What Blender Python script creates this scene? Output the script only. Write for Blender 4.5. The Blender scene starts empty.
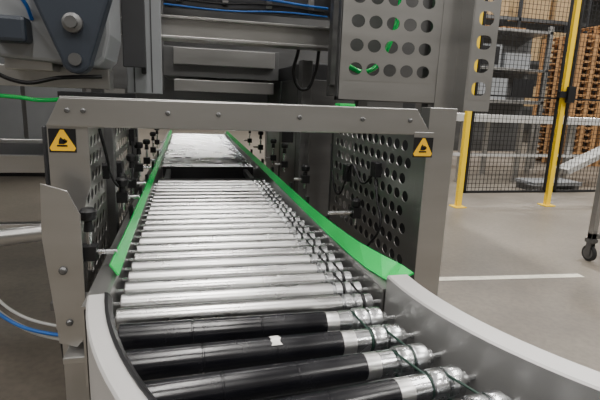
import bpy, bmesh, math, random
from mathutils import Vector, Matrix
random.seed(4)
D=bpy.data; COL=bpy.context.scene.collection

# ---------------------------------------------------------------- materials
def mat(name,col,rough=.5,metal=0.,var=0.,scale=8.,bump=0.,stretch=(1,1,1),rvar=0.,emis=0.,spec=.5):
    m=D.materials.new(name); m.use_nodes=True; nt=m.node_tree; b=nt.nodes['Principled BSDF']
    b.inputs['Base Color'].default_value=(*col,1); b.inputs['Roughness'].default_value=rough
    b.inputs['Metallic'].default_value=metal; b.inputs['Specular IOR Level'].default_value=spec
    if emis:
        b.inputs['Emission Color'].default_value=(*col,1); b.inputs['Emission Strength'].default_value=emis
    if var or bump or rvar:
        tc=nt.nodes.new('ShaderNodeTexCoord'); mp=nt.nodes.new('ShaderNodeMapping'); mp.inputs['Scale'].default_value=stretch
        n=nt.nodes.new('ShaderNodeTexNoise'); n.inputs['Scale'].default_value=scale; n.inputs['Detail'].default_value=6
        nt.links.new(tc.outputs['Object'],mp.inputs[0]); nt.links.new(mp.outputs[0],n.inputs['Vector'])
        if var:
            r=nt.nodes.new('ShaderNodeValToRGB'); r.color_ramp.elements[0].position=.3; r.color_ramp.elements[1].position=.7
            r.color_ramp.elements[0].color=(*[c*(1-var) for c in col],1); r.color_ramp.elements[1].color=(*[min(1,c*(1+var)) for c in col],1)
            nt.links.new(n.outputs['Fac'],r.inputs[0]); nt.links.new(r.outputs[0],b.inputs['Base Color'])
        if rvar:
            mr=nt.nodes.new('ShaderNodeMapRange'); mr.inputs['From Min'].default_value=.3; mr.inputs['From Max'].default_value=.7
            mr.inputs['To Min'].default_value=max(.03,rough-rvar); mr.inputs['To Max'].default_value=rough+rvar
            nt.links.new(n.outputs['Fac'],mr.inputs['Value']); nt.links.new(mr.outputs[0],b.inputs['Roughness'])
        if bump:
            bp=nt.nodes.new('ShaderNodeBump'); bp.inputs['Strength'].default_value=bump; bp.inputs['Distance'].default_value=.01
            nt.links.new(n.outputs['Fac'],bp.inputs['Height']); nt.links.new(bp.outputs[0],b.inputs['Normal'])
    return m
STEEL=mat('brushed_steel',(.42,.415,.405),.33,.92,.06,2,0,(1,1,6),.03)
STEELD=mat('dark_steel',(.155,.156,.157),.42,.85,.10,3,0,(1,1,6),.05)
ZINC=mat('zinc_roller',(.60,.60,.595),.29,1.,.12,5,0,(1,4,4),.05)
COLLAR=mat('galvanised_collar',(.60,.61,.62),.26,1.,.12,20,0,(1,1,1),.06)
BLKROLL=mat('black_sleeve',(.006,.006,.008),.24,0,.3,12,0,(1,1,1),.05)
WHITE=mat('bright_zinc_sleeve',(.66,.66,.65),.34,.95,.08,20)
LABEL=mat('white_label',(.75,.73,.70),.6,0,.2,60)
RAIL=mat('grey_rail',(.37,.367,.36),.36,.6,.05,4)
RAILW=mat('light_rail_cap',(.54,.53,.52),.42,.35,.05,5)
BLACK=mat('black_plastic',(.008,.008,.009),.45,spec=.35)
DARK=mat('dark_machine_paint',(.032,.033,.036),.5,.2,.2,4)
GREEN=mat('green_plastic',(.008,.50,.095),.22,0,.08,4)
YELLOW=mat('yellow_paint',(.86,.57,.005),.4)
YSIGN=mat('yellow_sign',(.88,.50,.01),.45)
HOUSING=mat('grey_housing',(.25,.262,.275),.4,.1,.06,3)
ARM=mat('slate_housing',(.028,.036,.050),.42,.1,.1,4)
BLUE=mat('blue_hose',(.01,.12,.45),.4)
CABLE=mat('pale_cable',(.5,.5,.48),.5)
RUBBER=mat('black_rubber',(.015,.015,.015),.7)
WOOD=mat('pallet_wood',(.34,.18,.07),.75,0,.25,6,.2,(1,8,1))
WALLM=mat('wall_panel',(.13,.128,.12),.7,0,.10,1.5)
CEILM=mat('ceiling_deck',(.04,.04,.04),.8,0,.1,1)
LINE=mat('floor_line_paint',(.72,.69,.58),.5,0,.16,20)
CARD=mat('carton',(.36,.25,.13),.7,0,.1,5)
WHITEP=mat('white_paint',(.52,.52,.51),.4)
BG=mat('dark_green_belt',(.006,.030,.020),.5)
FLOORM=D.materials.new('concrete_floor'); FLOORM.use_nodes=True; nt=FLOORM.node_tree; b=nt.nodes['Principled BSDF']
tc=nt.nodes.new('ShaderNodeTexCoord')
n1=nt.nodes.new('ShaderNodeTexNoise'); n1.inputs['Scale'].default_value=1.1; n1.inputs['Detail'].default_value=8; n1.inputs['Roughness'].default_value=.65
n2=nt.nodes.new('ShaderNodeTexNoise'); n2.inputs['Scale'].default_value=30; n2.inputs['Detail'].default_value=4
r1=nt.nodes.new('ShaderNodeValToRGB'); r1.color_ramp.elements[0].position=.34; r1.color_ramp.elements[1].position=.66
r1.color_ramp.elements[0].color=(.125,.108,.088,1); r1.color_ramp.elements[1].color=(.215,.188,.152,1)
r2=nt.nodes.new('ShaderNodeValToRGB'); r2.color_ramp.elements[0].position=.35; r2.color_ramp.elements[1].position=.6
r2.color_ramp.elements[0].color=(.84,.84,.84,1); r2.color_ramp.elements[1].color=(1,1,1,1)
mx=nt.nodes.new('ShaderNodeMix'); mx.data_type='RGBA'; mx.blend_type='MULTIPLY'; mx.inputs['Factor'].default_value=1
for n in (n1,n2): nt.links.new(tc.outputs['Object'],n.inputs['Vector'])
nt.links.new(n1.outputs['Fac'],r1.inputs[0]); nt.links.new(n2.outputs['Fac'],r2.inputs[0])
nt.links.new(r1.outputs[0],mx.inputs[6]); nt.links.new(r2.outputs[0],mx.inputs[7]); nt.links.new(mx.outputs[2],b.inputs['Base Color'])
mr=nt.nodes.new('ShaderNodeMapRange'); mr.inputs['To Min'].default_value=.34; mr.inputs['To Max'].default_value=.56
nt.links.new(n1.outputs['Fac'],mr.inputs['Value']); nt.links.new(mr.outputs[0],b.inputs['Roughness'])

# ---------------------------------------------------------------- helpers
def top(name,loc=(0,0,0)):
    e=D.objects.new(name,None); e.empty_display_size=.1; e.location=loc; COL.objects.link(e); return e
def mk(name,bm,mats,parent=None,smooth=False,bevel=0.,sol=0.):
    me=D.meshes.new(name); bmesh.ops.recalc_face_normals(bm,faces=bm.faces) ; bm.to_mesh(me); bm.free()
    if not isinstance(mats,(list,tuple)): mats=[mats]
    for m in mats: me.materials.append(m)
    if smooth:
        for p in me.polygons: p.use_smooth=True
        try: me.set_sharp_from_angle(angle=math.radians(35))
        except Exception: pass
    o=D.objects.new(name,me); COL.objects.link(o)
    if sol:
        s=o.modifiers.new('s','SOLIDIFY'); s.thickness=sol; s.offset=0
    if bevel:
        b=o.modifiers.new('b','BEVEL'); b.width=bevel; b.segments=2; b.limit_method='ANGLE'; b.angle_limit=math.radians(40)
    if parent:
        o.parent=parent; o.matrix_parent_inverse=Matrix.Translation(-parent.location)
    return o
def abox(bm,x0,x1,y0,y1,z0,z1,mi=0):
    v=[bm.verts.new(p) for p in [(x0,y0,z0),(x1,y0,z0),(x1,y1,z0),(x0,y1,z0),(x0,y0,z1),(x1,y0,z1),(x1,y1,z1),(x0,y1,z1)]]
    for f in [(0,3,2,1),(4,5,6,7),(0,1,5,4),(1,2,6,5),(2,3,7,6),(3,0,4,7)]:
        bm.faces.new([v[i] for i in f]).material_index=mi
def box(name,x0,x1,y0,y1,z0,z1,m,parent=None,bevel=.003):
    bm=bmesh.new(); abox(bm,x0,x1,y0,y1,z0,z1); return mk(name,bm,m,parent,bevel=bevel)
def boxes(name,L,m,parent=None,bevel=.003):
    bm=bmesh.new()
    for b in L: abox(bm,*b)
    return mk(name,bm,m,parent,bevel=bevel)
def frame_of(a,b):
    d=(b-a).normalized(); h=Vector((0,0,1)) if abs(d.z)<.9 else Vector((1,0,0))
    u=d.cross(h).normalized(); return d,u,d.cross(u).normalized()
def lathe(bm,a,b,prof,n=20):
    a=Vector(a); b=Vector(b); d,u,w=frame_of(a,b); prev=None
    for (s,r,mi) in prof:
        c=a+d*s; ring=[bm.verts.new(c+u*(r*math.cos(2*math.pi*k/n))+w*(r*math.sin(2*math.pi*k/n))) for k in range(n)]
        if prev:
            for k in range(n):
                bm.faces.new((prev[k],prev[(k+1)%n],ring[(k+1)%n],ring[k])).material_index=mi
        else: bm.faces.new(ring[::-1]).material_index=mi
        prev=ring; last=mi
    bm.faces.new(prev).material_index=last
def rod(bm,a,b,r,mi=0,n=12):
    a=Vector(a); b=Vector(b); lathe(bm,a,b,[(0,r,mi),((b-a).length,r,mi)],n)
def prism(bm,pts,y0,y1,mi=0):
    A=[bm.verts.new((p[0],y0,p[1])) for p in pts]; B=[bm.verts.new((p[0],y1,p[1])) for p in pts]
    n=len(pts); bm.faces.new(A).material_index=mi; bm.faces.new(B[::-1]).material_index=mi
    for i in range(n): bm.faces.new((A[i],B[i],B[(i+1)%n],A[(i+1)%n])).material_index=mi
def perf(name,o,u,v,W,H,cu,cv,ru,rv,m,parent,mu=.02,mv=.02,stag=True,t=.003,power=2.0):
    o=Vector(o);u=Vector(u).normalized();v=Vector(v).normalized(); bm=bmesh.new()
    P=lambda a,b: bm.verts.new(o+u*a+v*b)
    nv=int((H-2*mv)/cv); mv=(H-nv*cv)/2
    def rect(a0,a1,b0,b1):
        if a1-a0>1e-5 and b1-b0>1e-5: bm.faces.new((P(a0,b0),P(a1,b0),P(a1,b1),P(a0,b1)))
    rect(0,W,0,mv); rect(0,W,H-mv,H)
    N=16
    for j in range(nv):
        nu=int((W-2*mu)/cu); off=(W-nu*cu)/2; b0=mv+j*cv
        if stag and j%2: nu-=1; off+=cu/2
        rect(0,off,b0,b0+cv); rect(off+nu*cu,W,b0,b0+cv)
        for i in range(nu):
            ca=off+(i+.5)*cu; cb=b0+cv/2; O=[];I=[]
            for k in range(N):
                t_=2*math.pi*k/N+math.pi/4; c,s=math.cos(t_),math.sin(t_); mx=max(abs(c),abs(s))
                O.append(P(ca+c/mx*cu/2,cb+s/mx*cv/2))
                I.append(P(ca+math.copysign(abs(c)**(2/power),c)*ru,cb+math.copysign(abs(s)**(2/power),s)*rv))
            for k in range(N): bm.faces.new((O[k],O[(k+1)%N],I[(k+1)%N],I[k]))
    bmesh.ops.remove_doubles(bm,verts=bm.verts,dist=1e-5)
    return mk(name,bm,m,parent,sol=t)
def tube(name,pts,r,m,parent=None,cyc=False,smooth=True):
    c=D.curves.new(name,'CURVE'); c.dimensions='3D'; c.bevel_depth=r; c.bevel_resolution=3
    if smooth:
        s=c.splines.new('BEZIER'); s.bezier_points.add(len(pts)-1)
        for p,q in zip(s.bezier_points,pts): p.co=q; p.handle_left_type=p.handle_right_type='AUTO'
    else:
        s=c.splines.new('POLY'); s.points.add(len(pts)-1)
        for p,q in zip(s.points,pts): p.co=(*q,1)
    s.use_cyclic_u=cyc; c.materials.append(m); o=D.objects.new(name,c); COL.objects.link(o)
    if parent: o.parent=parent; o.matrix_parent_inverse=Matrix.Translation(-parent.location)
    return o
def sweep(name,path,sect,m,parent,mats_idx=None,smooth=True):
    bm=bmesh.new(); prev=None
    for (p,nrm) in path:
        ring=[bm.verts.new((p[0]+nrm[0]*s,p[1]+nrm[1]*s,z)) for s,z in sect]; n=len(ring)
        if prev:
            for k in range(n): bm.faces.new((prev[k],prev[(k+1)%n],ring[(k+1)%n],ring[k])).material_index=(mats_idx[k] if mats_idx else 0)
        else: bm.faces.new(ring)
        prev=ring
    bm.faces.new(prev[::-1]); return mk(name,bm,m,parent,smooth=smooth)

# ---------------------------------------------------------------- room
box('floor',-14,20,-8,24,-.1,0,FLOORM,bevel=0)
box('wall_back',-14,20,24,24.2,0,7.5,WALLM,bevel=0)
box('wall_left',-14.2,-14,-8,24,0,7.5,WALLM,bevel=0)
box('wall_right',20,20.2,-8,24,0,7.5,WALLM,bevel=0)
box('wall_front',-14,20,-8.2,-8,0,7.5,WALLM,bevel=0)
box('ceiling',-14,20,-8,24,7.5,7.6,CEILM,bevel=0)
for x in (-9,-4.5,0.3,4.8,9.5,14):
    for y in (-4.5,1.5,7.5,14):
        fx=top('ceiling_light',(x,y,7.2))
        box('housing',x-.16,x+.16,y-2.0,y+2.0,7.3,7.5,WHITEP,fx)
        l=D.lights.new('strip_light','AREA'); l.shape='RECTANGLE'; l.size=.28; l.size_y=3.9; l.energy=330 if x>0 else 250; l.color=(1,.968,.925)
        o=D.objects.new('tube_light',l); COL.objects.link(o); o.location=(0,0,.08); o.parent=fx
fl=top('floor_marking_line',(1.9,2.95,0))
bm=bmesh.new(); v=[bm.verts.new(p) for p in [(1.5,2.96,.003),(3.02,2.85,.003),(3.02,2.92,.003),(1.5,3.03,.003)]]; bm.faces.new(v)
mk('paint',bm,LINE,fl)
# added unseen deck: blocks overhead light, darkens left floor and steel reflections
mz=top('shade_deck',(-1.5,4,3.3))
boxes('deck',[(-6,1.7,1.9,9.5,3.3,3.4)],STEELD,mz)
boxes('joists',[(-6,1.7,y,y+.1,3.12,3.3) for y in (1.9,3.8,5.7,7.6,9.4)],STEELD,mz)
boxes('columns',[(x,x+.15,y,y+.15,0,3.12) for x in (-6,1.55) for y in (9.35,)]+[(-6,-5.85,1.9,2.05,0,3.12)],STEELD,mz)
for (x,y,e) in ((.2,6.6,45),(.2,8.6,45),(-2.6,4.75,22),(.25,2.9,14)):  # added fill lights below the deck, brightening the line towards its far end
    box('fill_light_body',x-.65,x+.65,y-.08,y+.08,3.20,3.28,WHITEP,mz)
    l=D.lights.new('deck_fill_light','AREA'); l.shape='RECTANGLE'; l.size=1.2; l.size_y=.10; l.energy=e; l.color=(1,.98,.95)
    o=D.objects.new('deck_fill_light',l); COL.objects.link(o); o.parent=mz; o.location=(x+1.5,y-4,3.19-3.3)

# ---------------------------------------------------------------- straight conveyor
cv=top('roller_conveyor',(0.15,2.5,0))
XL,XR,ZR=-.165,.475,.755
def silver(L):
    return [(0,.008,0),(0,.022,0),(.003,.025,0),(L-.088,.025,0),(L-.084,.019,1),(L-.078,.019,1),(L-.077,.026,1),(L-.060,.026,1),(L-.057,.020,1),(L-.052,.020,1),
            (L-.049,.026,1),(L-.034,.026,1),(L-.031,.020,1),(L-.026,.020,1),(L-.023,.025,1),(L-.004,.025,1),(L,.008,1)]
PITCH=.0832
ys=[1.092+PITCH*i for i in range(22)]
yf=[3.48+PITCH*i for i in range(35)]
L=XR-XL; bm=bmesh.new()
for y in ys+yf: lathe(bm,(XL,y,ZR),(XR,y,ZR),silver(L),22)
mk('rollers',bm,[ZINC,COLLAR],cv,smooth=True)
bm=bmesh.new()
for y in ys+yf: rod(bm,(XL-.02,y,ZR),(XR+.03,y,ZR),.006,0,8)
mk('roller_shafts',bm,COLLAR,cv)
def beltloop(a,b,r):
    a=Vector(a);b=Vector(b);d=(b-a);d.z=0;d.normalize();pts=[]
    for k in range(7):
        t=-math.pi/2+math.pi*k/6; pts.append(b+d*(r*math.cos(t))+Vector((0,0,r*math.sin(t))))
    for k in range(7):
        t=math.pi/2+math.pi*k/6; pts.append(a+d*(r*math.cos(t))+Vector((0,0,r*math.sin(t))))
    return pts
for arr in (ys,yf[:16]):
    for i in range(len(arr)-1):
        xo=XR-(.0545 if i%2 else .0285)
        tube('drive_belt',beltloop((xo,arr[i],ZR),(xo,arr[i+1],ZR),.0215),.003,BLACK,cv,True,False)
def sideframe(x,s,y0,y1):
    path=[((x,y0),(s,0)),((x,y1),(s,0))]
    sweep('side_frame',path,[(0,.60),(0,.80),(.008,.802),(.05,.802),(.05,.60),(.045,.60),(.045,.795),(.005,.795),(.005,.60)],STEEL,cv,smooth=False)
sideframe(.495,1,1.068,6.4); sideframe(-.185,-1,1.068,6.4)
def gstrip(name,secs,m,t=.005):
    bm=bmesh.new(); prev=None
    for (y,x0,z0,x1,z1) in secs:
        nx,nz=(z1-z0),-(x1-x0); l=math.hypot(nx,nz); nx,nz=nx/l*t,nz/l*t
        r=[bm.verts.new(p) for p in [(x0,y,z0),(x1,y,z1),(x1+nx,y,z1+nz),(x0+nx,y,z0+nz)]]
        if prev:
            for k in range(4): bm.faces.new((prev[k],prev[(k+1)%4],r[(k+1)%4],r[k]))
        else: bm.faces.new(r)
        prev=r
    bm.faces.new(prev[::-1]); mk(name,bm,m,cv)
gstrip('green_guide_right',[(1.085,.530,.812,.588,.836),(1.13,.520,.808,.576,.842),(1.22,.504,.806,.550,.844),(1.35,.498,.804,.530,.842),(1.55,.495,.803,.519,.838),(1.9,.493,.803,.512,.834),(6.2,.493,.803,.512,.834)],GREEN)
gstrip('green_guide_left',[(1.24,-.180,.806,-.200,.836),(1.34,-.182,.805,-.199,.838),(1.6,-.183,.804,-.198,.836),(6.2,-.184,.803,-.198,.834)],GREEN)
box('shade_pan',-.18,.49,1.1,6.3,.645,.65,DARK,cv,0)  # added dark sheet in place of the shade under the open rollers
boxes('cross_members',[(-.19,.5,y,y+.04,.60,.64) for y in (1.3,2.2,3.1,4.0,5.0,6.0)],STEELD,cv)
box('transfer_pit',-.15,.46,2.90,3.42,.66,.68,BLACK,cv)
box('transfer_edge_near',-.165,.475,2.885,2.905,.70,.778,BLACK,cv)
box('transfer_edge_far',-.165,.475,3.415,3.44,.68,.775,BLACK,cv)
boxes('transfer_belts',[(-.14,-.11,2.93,3.40,.72,.76),(.40,.43,2.93,3.40,.72,.76)],STEELD,cv)
boxes('legs',[(x,x+.05,y,y+.05,0,.62) for x in (-.245,.505) for y in (1.6,3.3,4.8,6.2)],STEEL,cv)
boxes('feet',[(x-.02,x+.07,y-.02,y+.07,0,.012) for x in (-.245,.505) for y in (1.6,3.3,4.8,6.2)],STEELD,cv)

# ---------------------------------------------------------------- curved conveyor
cc=top('curved_roller_conveyor',(0.15,.8,0))
def Lp(phi,extra=0): r=1.2+extra; return (1.035-r*math.cos(phi),1.2-r*math.sin(phi))
def Rp(phi,extra=0): r=.925+extra; return (1.4-r*math.cos(phi),1.03-r*math.sin(phi))
def blackp(L):
    s=L-.155; P=[(0,.008,0),(0,.027,0)]
    for k in range(3):
        a=s*k/3+.0012; b=s*(k+1)/3-.0012; ra=.0305-.004*a/L; rb=.0305-.004*b/L
        P+=[(a,ra-.0012,0),(a+.0015,ra,0),(b-.0015,rb,0),(b,rb-.0012,0)]
    P+=[(s,.0262,0),(s+.001,.0264,1),(s+.030,.0262,1),(s+.032,.0262,2),(s+.064,.0262,2),(s+.066,.0225,2),(s+.070,.0225,2),(s+.072,.0300,2),(s+.075,.0308,2),(s+.099,.0308,2),(s+.102,.0300,2),
        (s+.104,.023,2),(s+.107,.023,2),(s+.109,.0298,2),(s+.112,.0306,2),(s+.136,.0306,2),(s+.139,.0298,2),(s+.141,.018,2),(L,.018,2),(L,.008,2)]
    return P
bm=bmesh.new(); bs=bmesh.new(); ends=[]
for i in range(13):
    a=Lp(.165+.1*i); b=Rp(.03+.1*i)
    A=Vector((a[0],a[1],ZR-.003)); B=Vector((b[0],b[1],ZR-.003)); lathe(bm,A,B,blackp((B-A).length),32); ends.append((A,B))
    d=(B-A).normalized(); rod(bs,A-d*.03,B+d*.03,.006,0,8)
mk('black_tapered_rollers',bm,[BLKROLL,WHITE,COLLAR],cc,smooth=True); mk('roller_shafts',bs,COLLAR,cc)
A,B=ends[1]; d,u,w=frame_of(A,B); bm=bmesh.new(); prev=None
for k in range(7):
    t=math.radians(50+k*12); r=.0296
    n=Vector((0,0,1))*math.sin(t)+Vector((d.y,-d.x,0))*math.cos(t)
    row=[bm.verts.new(A+d*(.290+(.003 if k%2 else 0))+n*r),bm.verts.new(A+d*(.314-(.004 if k%3 else 0))+n*r)]
    if prev: bm.faces.new((prev[0],prev[1],row[1],row[0]))
    prev=row
mk('paper_label',bm,LABEL,cc)
for i in range(12):
    p=[]
    for (A,B) in ends[i:i+2]:
        d=(A-B).normalized(); p.append(B+d*(.0495 if i%2 else .087))
    tube('drive_belt',beltloop(p[0],p[1],.0232),.0026,BG,cc,True,False)
f0=.118
pathR=[((.50,1.06),(1,0))]+[(Rp(f,-.025),(math.cos(f),math.sin(f))) for f in [i*.04 for i in range(0,38)]]
pathL=[(Lp(f,.02),(-math.cos(f),-math.sin(f))) for f in [f0+i*.04 for i in range(0,36)]]
rs=[(0,.60),(0,.838),(.004,.842),(.056,.842),(.06,.838),(.06,.60),(.054,.60),(.054,.834),(.006,.834),(.006,.60)]
sweep('inner_side_rail',pathR,rs,[RAIL,RAILW],cc,[0,1,1,1,0,0,0,0,0,0])
ls=[(0,.60),(0,.832),(.003,.836),(.038,.836),(.042,.832),(.042,.60),(.038,.60),(.038,.828),(.005,.828),(.005,.60)]
sweep('outer_side_rail',pathL,ls,[RAILW],cc)
sweep('outer_rail_black_seal',pathL,[(-.010,.800),(-.010,.826),(-.001,.838),(.006,.840),(.006,.836),(0,.80)],[BLACK],cc)
sweep('shade_pan',[(((a[0]+0),a[1]),n) for (a,n) in pathL[2:]],[(0,.64),(0,.645),(-.66,.645),(-.66,.64)],[DARK],cc)  # curve's added dark sheet, shade below the rollers put into its colour
bm=bmesh.new()
for f in (.35,.85,1.4):
    for P in (Lp(f,.045),Rp(f,-.055)):
        abox(bm,P[0]-.025,P[0]+.025,P[1]-.025,P[1]+.025,0,.62); abox(bm,P[0]-.045,P[0]+.045,P[1]-.045,P[1]+.045,0,.012)
mk('legs',bm,STEEL,cc,bevel=.003)

# ---------------------------------------------------------------- portal frame with guards
pf=top('guard_portal_frame',(0.2,1.4,0))
bm=bmesh.new(); prism(bm,[(-.364,1.185),(-.328,1.258),(.712,1.262),(.765,1.187),(.74,1.183),(-.34,1.183)],1.388,1.392)
abox(bm,-.328,.712,1.39,1.46,1.256,1.262); abox(bm,-.35,.75,1.39,1.405,1.181,1.185); mk('cross_beam',bm,STEEL,pf,bevel=.0015)
bm=bmesh.new()
for x in (-.31,-.27,-.05,.09,.33,.53,.69): lathe(bm,(x,1.388,1.225),(x,1.380,1.225),[(0,.007,0),(.004,.007,0),(.006,.004,0)],10)
mk('bolts',bm,STEELD,pf,smooth=True)
bm=bmesh.new(); prism(bm,[(-.366,.15),(-.366,1.187),(-.262,1.187),(-.262,1.02),(-.30,.90),(-.30,.15)],1.398,1.403); abox(bm,-.366,-.361,1.40,1.50,0,1.187)
abox(bm,-.366,-.30,1.40,1.50,0,.02); abox(bm,-.305,-.30,1.40,1.47,0,.90)
mk('left_post',bm,STEEL,pf,bevel=.001)
bm=bmesh.new(); abox(bm,.762,.860,1.398,1.403,0,1.268); abox(bm,.855,.860,1.40,1.52,0,1.268); abox(bm,.762,.767,1.40,1.46,0,1.268); abox(bm,.762,.860,1.40,1.52,0,.012)
mk('right_post',bm,STEEL,pf,bevel=.0015)
perf('right_perforated_guard',(.765,1.46,.64),(0,1,0),(0,0,1),.95,.56,.068,.060,.026,.020,STEEL,pf,.015,.015)
perf('left_perforated_guard',(-.30,1.46,.62),(0,1,0),(0,0,1),.42,.55,.062,.056,.023,.019,STEEL,pf,.015,.015)
perf('left_rear_perforated_guard',(-.285,1.98,.62),(0,1,0),(0,0,1),.70,.55,.080,.064,.030,.022,STEEL,pf,.02,.015)
boxes('guard_posts',[(-.32,-.27,1.90,1.96,0,1.17),(-.31,-.26,2.70,2.76,0,1.17),(.77,.82,2.41,2.47,0,1.20)],STEELD,pf)
boxes('guard_backing',[(.90,.91,1.55,2.45,.5,1.2),(-.42,-.41,1.55,2.7,.5,1.17)],DARK,pf)
boxes('guard_ties',[(-.42,-.26,1.50,1.54,.60,.63),(.55,.91,2.42,2.46,.60,.64),(.765,.91,1.55,1.57,.60,.64)],STEELD,pf)
boxes('green_edge_clip',[(.455,.505,1.392,1.44,1.262,1.270)],GREEN,pf,.001)
boxes('sensor_brackets',[(.735,.765,1.75,1.80,.98,1.04),(.735,.765,2.10,2.15,.90,.98),(-.285,-.262,1.72,1.77,.98,1.03),(-.285,-.255,2.0,2.06,.92,1.0),(-.275,-.25,2.45,2.5,1.02,1.10)],BLACK,pf)
tube('sensor_cable',[(.75,1.78,1.0),(.745,1.9,.93),(.745,2.05,.99),(.75,2.12,.93)],.005,BLACK,pf)
tube('sensor_cable',[(.75,1.78,.99),(.74,1.72,.90),(.735,1.66,.80),(.70,1.7,.70)],.005,BLACK,pf)
tube('sensor_cable',[(.75,2.12,.92),(.74,2.2,.82),(.745,2.32,.86),(.75,2.4,1.05)],.005,BLACK,pf)
tube('sensor_cable',[(-.27,1.62,1.16),(-.255,1.66,1.05),(-.262,1.74,1.0),(-.25,1.85,.93),(-.262,2.03,.96)],.005,BLACK,pf)
tube('sensor_cable',[(-.262,2.03,.96),(-.24,2.15,.90),(-.245,2.3,.98),(-.26,2.47,1.05),(-.25,2.6,1.16)],.005,BLACK,pf)
tube('floor_cable_bundle',[(-.38,1.47,1.0),(-.375,1.46,.8),(-.385,1.47,.6),(-.37,1.47,.3),(-.38,1.5,.012)],.009,BLACK,pf)
def sign(x,z,y,parent):
    bm=bmesh.new(); abox(bm,x-.034,x+.034,y-.0015,y,z-.032,z+.032,0)
    def tri(s,yy,mi,zc=0):
        pts=[]
        for k in range(3):
            a=math.pi/2+k*2*math.pi/3
            for da in (-.12,.12): pts.append((x+s*math.cos(a+da),z-.006+s*math.sin(a+da)+zc))
        prism(bm,pts,yy-.0006,yy,mi)
    tri(.036,y-.0015,1)
    yy=y-.0024
    abox(bm,x-.014,x+.012,yy-.0004,yy,z-.016,z-.011,0); prism(bm,[(x-.010,z-.009),(x+.004,z-.009),(x+.012,z-.004),(x+.002,z+.004),(x-.004,z+.010),(x-.008,z+.003)],yy-.0004,yy,0)
    for k in range(3): prism(bm,[(x+.000+k*.004,z-.004),(x+.003+k*.004,z-.004),(x+.007+k*.003,z+.005-k*.002),(x+.004+k*.003,z+.006-k*.002)],yy-.0004,yy,0)
    mk('warning_label',bm,[BLACK,YSIGN],parent)
sign(-.328,1.143,1.397,pf); sign(.742,1.141,1.386,pf)
boxes('label_backing',[(.708,.776,1.387,1.392,1.108,1.19)],STEEL,pf,.001)
bm=bmesh.new(); prism(bm,[(-.362,1.045),(-.300,1.025),(-.272,.96),(-.272,.62),(-.30,.585),(-.345,.600),(-.350,.68),(-.368,.90)],1.288,1.294)
abox(bm,-.350,-.28,1.29,1.40,.64,.70); mk('deflector_plate',bm,STEEL,pf,bevel=.001)
bm=bmesh.new(); lathe(bm,(-.322,1.289,.81),(-.322,1.278,.81),[(0,.011,0),(.006,.011,0),(.010,.006,0)],12); lathe(bm,(-.315,1.289,.66),(-.315,1.278,.66),[(0,.009,0),(.006,.009,0),(.010,.005,0)],12); mk('deflector_bolts',bm,STEELD,pf,smooth=True)
boxes('hinge_block',[(-.33,-.25,1.25,1.38,.555,.575),(-.28,-.25,1.27,1.33,.575,.63)],STEEL,pf)

def knob(x,y,z,side,drop=.10,reach=.07,sc=1.):
    bm=bmesh.new()
    P=[(0,.012,0),(.004,.021*sc,0),(.012,.023*sc,0),(.026,.023*sc,0),(.030,.019*sc,0),(.034,.016*sc,0)]
    lathe(bm,(x,y,z+.01),(x,y,z+.06),P,10); lathe(bm,(x,y,z-.02),(x,y,z+.012),[(0,.013,0),(.031,.010,0)],14)
    abox(bm,x-.020*sc,x+.020*sc,y-.020,y+.020,z-drop+.01,z-drop+.05); mk('clamp_knob',bm,BLACK,cv,smooth=True)
    bm=bmesh.new(); rod(bm,(x,y,z-drop-.02),(x,y,z),.007); rod(bm,(x-.02*side,y,z-drop+.03),(x+side*reach,y,z-drop+.03),.007); mk('clamp_rods',bm,COLLAR,cv,smooth=True)
knob(-.262,1.33,.925,1,.11,.07); knob(.63,1.66,.87,-1,.04,.11,.8)
for (x,y,z,s) in [(-.238,1.85,.92,1),(-.245,2.25,.96,1),(-.245,2.6,.98,1),(-.245,3.1,.95,1),(-.245,3.7,.95,1),(.60,2.35,.90,-1),(.60,2.9,.96,-1),(.60,3.3,.95,-1),(.60,3.9,.96,-1),(.60,4.6,.95,-1),(-.25,4.3,.95,1)]: knob(x,y,z,s,.12 if z>.93 else .06,.06)
boxes('guide_clips',[(.520,.535,y,y+.03,.80,.85) for y in (2.0,2.35,2.9,3.3,3.9)]+[(-.218,-.204,y,y+.03,.80,.85) for y in (1.85,2.25,2.6,3.1,3.7)],BLACK,cv,.001)

# ---------------------------------------------------------------- upper perforated guard housing (right)
ug=top('perforated_machine_guard',(1.1,2.0,0))
perf('front_sheet',(.645,2.0,1.285),(1,0,0),(0,0,1),.46,.85,.080,.098,.031,.027,STEEL,ug,.02,.04,False)
box('corner_strip',1.105,1.20,1.995,2.0,1.25,2.135,STEEL,ug,.001)
box('corner_return',1.195,1.20,1.90,2.0,1.25,2.135,STEEL,ug,.001)
perf('slotted_sheet',(1.20,1.90,1.255),(1,-.1,0),(0,0,1),.115,.88,.095,.098,.034,.030,STEEL,ug,.008,.02,False,power=2.6)
boxes('frame',[(.64,.68,2.01,2.05,1.28,2.14),(1.08,1.12,2.01,2.05,0,2.14),(.64,1.12,2.01,2.04,1.28,1.30)],STEELD,ug)
boxes('inner_panels',[(.70,1.25,2.32,2.34,1.35,2.2)],STEELD,ug)
boxes('rear_posts',[(1.22,1.26,2.28,2.34,0,2.2),(.70,.74,2.34,2.38,1.3,2.2),(1.08,1.26,2.05,2.09,1.4,1.44)],STEELD,ug)
tube('green_cable',[(.72,2.2,1.45),(.85,2.2,1.42),(.95,2.2,1.55),(1.0,2.2,1.9),(1.02,2.2,2.2)],.012,GREEN,ug)

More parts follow.
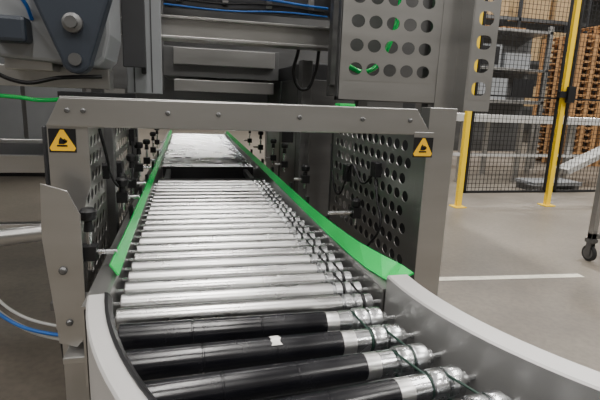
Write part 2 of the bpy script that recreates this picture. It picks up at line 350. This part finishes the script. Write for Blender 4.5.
# ---------------------------------------------------------------- overhead gantry
og=top('overhead_gantry',(.3,2.5,0))
box('cross_beam',-.25,1.0,2.56,2.66,1.545,1.655,STEEL,og)
boxes('beam_flanges',[(-.12,.80,2.52,2.56,1.545,1.560),(-.12,.80,2.52,2.56,1.642,1.655)],STEEL,og)
boxes('column',[(-.255,-.105,2.28,2.33,1.275,2.2),(-.24,-.12,2.33,2.56,1.5,2.2)],HOUSING,og)
boxes('column_slots',[(-.225,-.22,2.277,2.28,1.28,2.2),(-.15,-.145,2.277,2.28,1.28,2.2)],DARK,og,0)
boxes('column_handle',[(-.19,-.17,2.25,2.28,1.36,1.46)],BLACK,og)
box('cable_tray',-.1,.78,2.52,2.60,1.70,1.80,DARK,og)
boxes('tray_tabs',[(x,x+.03,2.505,2.52,1.72,1.78) for x in (-.04,.18,.40,.62)],STEEL,og)
box('side_upright_left',-.50,-.44,2.80,2.86,0,2.2,STEELD,og); box('side_upright_right',.95,1.01,2.58,2.64,0,2.2,STEELD,og)
boxes('left_beam',[(-.5,-.2,2.60,2.66,1.56,1.64),(-.50,-.44,2.6,2.86,1.56,1.64)],STEEL,og); box('top_beam',-.50,1.01,2.58,2.64,1.9,2.0,STEEL,og)
tube('blue_cable',[(-.1,2.50,1.77),(.1,2.49,1.755),(.35,2.49,1.76),(.6,2.49,1.745),(.72,2.49,1.74)],.006,BLUE,og)
tube('blue_cable',[(-.1,2.50,1.70),(.2,2.49,1.69),(.5,2.49,1.705),(.72,2.49,1.70)],.004,BLUE,og)
tube('black_cable',[(-.1,2.50,1.73),(.15,2.485,1.72),(.4,2.49,1.735),(.7,2.49,1.72)],.006,BLACK,og)

# machine enclosure behind
me=top('sorter_machine_enclosure',(.6,4,0))
boxes('body_panels',[(-.15,.66,3.5,4.3,1.40,1.60),(-.5,1.6,4.3,4.34,1.15,2.6),(-.5,-.15,3.6,3.64,1.3,2.6)],STEELD,me)
boxes('light_panels',[(-.08,.62,3.46,3.5,1.30,1.38),(-.08,.62,3.44,3.5,1.48,1.59)],STEEL,me)
bm=bmesh.new()
for i in range(7): rod(bm,(-.08,3.55+i*.09,1.345),(.62,3.55+i*.09,1.345),.03,0,14)
mk('upper_rollers',bm,ZINC,me,smooth=True)
boxes('right_cabinet',[(.70,1.5,2.95,4.2,.12,1.50)],DARK,me,.01)
boxes('cabinet_feet',[(.72,.78,2.97,3.03,0,.12),(1.42,1.48,2.97,3.03,0,.12),(.72,.78,4.1,4.16,0,.12),(1.42,1.48,4.1,4.16,0,.12),(-.5,-.44,4.3,4.34,0,1.2),(1.55,1.6,4.3,4.34,0,1.2)],STEELD,me)
boxes('cabinet_door',[(.69,.70,3.0,3.5,.2,1.4),(.69,.70,3.55,4.1,.2,1.4),(.76,1.4,2.94,2.95,.25,1.4)],STEELD,me)
boxes('inner_column',[(.66,.72,2.75,2.85,0,1.5)],STEELD,me)
tube('black_cable',[(.62,2.7,1.55),(.60,2.7,1.40),(.66,2.7,1.33),(.72,2.7,1.42),(.74,2.7,1.55)],.010,BLACK,me)
boxes('sensor_box',[(.55,.62,2.75,2.82,1.02,1.12)],BLACK,me)

# ---------------------------------------------------------------- left drive housing & arm
lh=top('drive_unit_housing',(-.4,1.9,1.5))
bm=bmesh.new(); prism(bm,[(-.62,1.40),(-.60,1.375),(-.30,1.36),(-.27,1.39),(-.25,1.47),(-.25,2.1),(-.62,2.1)],1.80,2.10); mk('shell',bm,HOUSING,lh,bevel=.012)
pts=[]
for k in range(9):
    a=math.pi+math.pi*k/8; pts.append((-.345+.045*math.cos(a),1.375+.045*math.sin(a)))
bm=bmesh.new(); prism(bm,pts+[(-.225,1.60),(-.225,1.95),(-.48,1.95),(-.48,1.60)],1.70,1.78); mk('arm',bm,ARM,lh,bevel=.01)
bm=bmesh.new(); lathe(bm,(-.345,1.71,1.485),(-.345,1.66,1.485),[(0,.030,0),(.03,.030,0),(.034,.018,0),(.05,.018,0)],20); lathe(bm,(-.345,1.80,1.375),(-.345,1.685,1.375),[(0,.02,0),(.11,.02,0)],16); mk('shaft',bm,STEELD,lh,smooth=True)
boxes('base_rail',[(-1.6,-.28,1.95,2.05,1.285,1.36),(-.60,-.45,1.85,2.0,1.34,1.40)],STEEL,lh)
boxes('rear_panels',[(-.25,-.16,2.12,2.14,1.38,2.1),(-.62,-.25,2.6,2.62,1.05,1.27)],DARK,lh)
boxes('blue_motor',[(-.60,-.49,1.72,1.80,1.42,1.50)],ARM,lh,.012)
boxes('support_leg',[(-1.6,-1.54,1.98,2.04,0,1.3)],STEELD,lh)
tube('green_cable',[(-.75,2.0,1.25),(-.60,1.95,1.245),(-.50,1.9,1.238),(-.40,1.9,1.25)],.008,GREEN,lh)
tube('blue_cable',[(-.60,1.75,1.72),(-.55,1.74,1.60),(-.50,1.76,1.55),(-.49,1.8,1.50)],.006,BLUE,lh)
tube('black_cable',[(-.58,1.72,1.45),(-.62,1.75,1.36),(-.55,1.8,1.30),(-.42,1.85,1.32),(-.30,1.9,1.33)],.007,BLACK,lh)

# ---------------------------------------------------------------- side conveyor at left
sc=top('side_belt_conveyor',(-1.5,2.5,0))
boxes('frame_rails',[(-3.2,-.50,2.35,2.38,.90,.98),(-3.2,-.50,3.1,3.13,.90,.98),(-3.2,-.50,2.35,2.39,.60,.66)],STEEL,sc)
boxes('legs',[(x,x+.05,y,y+.05,0,.92) for x in (-3.1,-1.8,-.62) for y in (2.36,3.07)],STEELD,sc)
box('belt',-3.2,-.52,2.40,3.08,.93,.96,BLACK,sc,.01)
bm=bmesh.new(); rod(bm,(-2.4,2.1,.50),(-.42,1.72,.80),.030,0,16); mk('inclined_tube',bm,STEEL,sc,smooth=True)
tube('blue_hose',[(-1.0,1.9,.72),(-.80,1.88,.58),(-.68,1.85,.43),(-.50,1.8,.37),(-.32,1.8,.36)],.007,BLUE,sc)
tube('pale_cable',[(-1.0,1.92,.66),(-.80,1.90,.53),(-.66,1.87,.40),(-.50,1.82,.345),(-.32,1.8,.33)],.009,CABLE,sc)
tube('pale_cable_slack',[(-1.05,1.95,.70),(-.82,1.92,.62),(-.66,1.88,.44),(-.50,1.84,.385),(-.32,1.8,.38)],.006,CABLE,sc)
gm=top('grey_machine_cabinet',(-3,8,0)); boxes('body',[(-5.5,-1.4,7.5,8.6,.3,2.6)],STEELD,gm,.01); boxes('plinth',[(-5.4,-1.5,7.6,8.5,0,.3)],BLACK,gm); boxes('doors',[(-5.4+i*.8,-4.66+i*.8,7.48,7.5,.4,2.5) for i in range(5)],HOUSING,gm)

# ---------------------------------------------------------------- fence
fn=top('safety_fence',(5,5.25,0))
def post(x,h=2.75):
    boxes('yellow_post',[(x-.032,x+.032,5.22,5.28,0,h)],YELLOW,fn); boxes('base_plate',[(x-.08,x+.08,5.17,5.33,0,.012)],YELLOW,fn)
for x in (3.38,4.72,6.2,7.7): post(x)
bm=bmesh.new()
for (a,b) in ((3.44,4.66),(4.80,6.14),(6.26,7.64)):
    abox(bm,a,b,5.235,5.265,.18,.21); abox(bm,a,b,5.235,5.265,2.62,2.65); abox(bm,a,a+.025,5.235,5.265,.18,2.65); abox(bm,b-.025,b,5.235,5.265,.18,2.65); abox(bm,a,b,5.24,5.26,1.40,1.42)
    x=a+.05
    while x<b: abox(bm,x-.0026,x+.0026,5.248,5.252,.2,2.62); x+=.055
    z=.25
    while z<2.6: abox(bm,a,b,5.252,5.255,z-.0026,z+.0026); z+=.055
mk('black_mesh_panels',bm,BLACK,fn)
boxes('latch',[(4.60,4.84,5.17,5.22,1.42,1.50),(4.70,4.80,5.14,5.19,1.36,1.56)],BLACK,fn)

# ---------------------------------------------------------------- background beyond the fence
bc=top('pallet_conveyor_line',(6,7.3,0))
boxes('rails',[(4.3,7.6,6.95,7.02,1.02,1.14),(4.3,7.6,7.9,7.97,1.02,1.14),(4.3,7.6,6.95,7.0,.45,.50)],WHITEP,bc)
boxes('legs',[(x,x+.08,y,y+.06,0,1.05) for x in (4.4,5.5,6.5,7.45) for y in (6.96,7.9)],STEEL,bc)
bm=bmesh.new()
for i in range(24): rod(bm,(4.4+i*.135,7.0,1.10),(4.4+i*.135,7.92,1.10),.04,0,10)
mk('rollers',bm,ZINC,bc,smooth=True)
bm=bmesh.new(); prism(bm,[(6.3,.20),(7.5,.75),(7.5,.83),(6.25,.28)],6.6,6.9); mk('incline',bm,WHITEP,bc)
wb=top('packing_workbench',(6,9,0))
boxes('frame',[(5.2,5.28,8.6,8.68,0,2.9),(7.2,7.28,8.6,8.68,0,2.9),(5.2,7.28,8.6,9.2,1.35,1.42),(5.2,7.28,8.6,9.2,2.0,2.05),(5.2,7.28,8.6,9.2,2.75,2.8)],STEEL,wb)
boxes('cabinets',[(5.4,6.2,8.7,9.1,2.05,2.5),(6.3,6.9,8.7,9.1,2.05,2.35),(5.6,6.4,8.65,9.1,1.42,1.85)],HOUSING,wb)
boxes('back_panel',[(5.2,7.28,9.2,9.22,.3,2.9)],STEELD,wb)
boxes('screens',[(5.5,6.1,8.62,8.65,2.1,2.45),(6.5,7.0,8.62,8.65,1.5,1.85)],BLACK,wb)
st=top('stacked_sheets',(5.4,6.4,0)); boxes('sheets',[(5.2,6.1,6.1,6.55,.10+.03*i,.122+.03*i) for i in range(2)],HOUSING,st); boxes('runners',[(5.25,5.35,6.1,6.55,0,.10),(5.95,6.05,6.1,6.55,0,.10)],STEELD,st)
def palletstack(x,y,n,z0=0):
    e=top('pallet_stack',(x,y,z0)); L=[]
    for i in range(n):
        z=z0+i*.145
        for k in range(5): L.append((x+k*.17,x+k*.17+.12,y,y+1.2,z+.118,z+.14))
        for yy in (y,y+.55,y+1.1): L.append((x,x+.12,yy,yy+.1,z+.022,z+.118)); L.append((x+.34,x+.46,yy,yy+.1,z+.022,z+.118)); L.append((x+.68,x+.80,yy,yy+.1,z+.022,z+.118)); L.append((x,x+.8,yy,yy+.1,z,z+.022))
    boxes('pallets',L,WOOD,e,0)
for x,n in ((8.35,20),(9.25,22),(10.15,21),(11.05,16)): palletstack(x,9.0,n)
palletstack(8.2,13,25); palletstack(9.2,13,25)
rk=top('storage_rack',(6,15,0))
boxes('uprights',[(x,x+.1,y,y+.1,0,5.5) for x in (5.6,8.4,11.2,14) for y in (15,16)],DARK,rk)
boxes('beams',[(5.6,14,15,15.06,z,z+.12) for z in (1.2,2.8,4.2)],STEELD,rk); boxes('cartons',[(x,x+random.uniform(.8,1.1),15.1,15.9,z,z+random.uniform(.6,1.1)) for z in (1.32,2.92,4.32) for x in (5.8,7.0,8.6,9.9,11.4,12.7)],CARD,rk)

# ---------------------------------------------------------------- cart with caster at right
ct=top('wheeled_trolley',(3.7,3.0,0))
boxes('frame',[(3.36,3.41,3.17,3.22,.20,.98),(3.36,4.3,3.17,3.22,.94,.98),(3.36,4.3,3.17,3.22,.20,.25),(4.25,4.3,3.17,3.22,.2,.98),(3.44,3.49,2.55,3.2,.20,.25),(4.25,4.3,2.55,3.2,.20,.25),(3.44,4.3,2.55,2.6,.2,.25),(3.44,4.3,2.55,3.2,.95,.98),(3.44,3.49,2.55,2.6,.2,.98)],STEEL,ct)
bm=bmesh.new()
for (x,y) in ((3.385,3.195),(4.27,3.195),(3.465,2.575),(4.27,2.575)):
    lathe(bm,(x-.016,y,.070),(x+.016,y,.070),[(0,.02,1),(0,.050,1),(.001,.064,0),(.004,.070,0),(.028,.070,0),(.031,.064,0),(.032,.050,1)],20)
    abox(bm,x-.024,x-.019,y-.025,y+.025,.05,.17,1); abox(bm,x+.019,x+.024,y-.025,y+.025,.05,.17,1); abox(bm,x-.035,x+.035,y-.035,y+.035,.165,.20,1)
mk('casters',bm,[RUBBER,STEELD],ct,smooth=True)

# ---------------------------------------------------------------- world & camera
w=D.worlds.new('World'); bpy.context.scene.world=w; w.use_nodes=True; w.node_tree.nodes['Background'].inputs[0].default_value=(.8,.8,.8,1); w.node_tree.nodes['Background'].inputs[1].default_value=.3
F=470
Y=Vector((-114,106,-F)).normalized(); X=Vector((1940,24,-F)); X=(X-Y*X.dot(Y)).normalized(); Z=X.cross(Y)
R=Matrix((X,Y,Z))
cam=D.cameras.new('camera'); co=D.objects.new('camera',cam); COL.objects.link(co)
co.matrix_world=Matrix.Translation((0,0,1.28))@R.to_4x4(); cam.lens=36*F/600; cam.sensor_width=36; cam.clip_start=.02; cam.clip_end=100
bpy.context.scene.camera=co
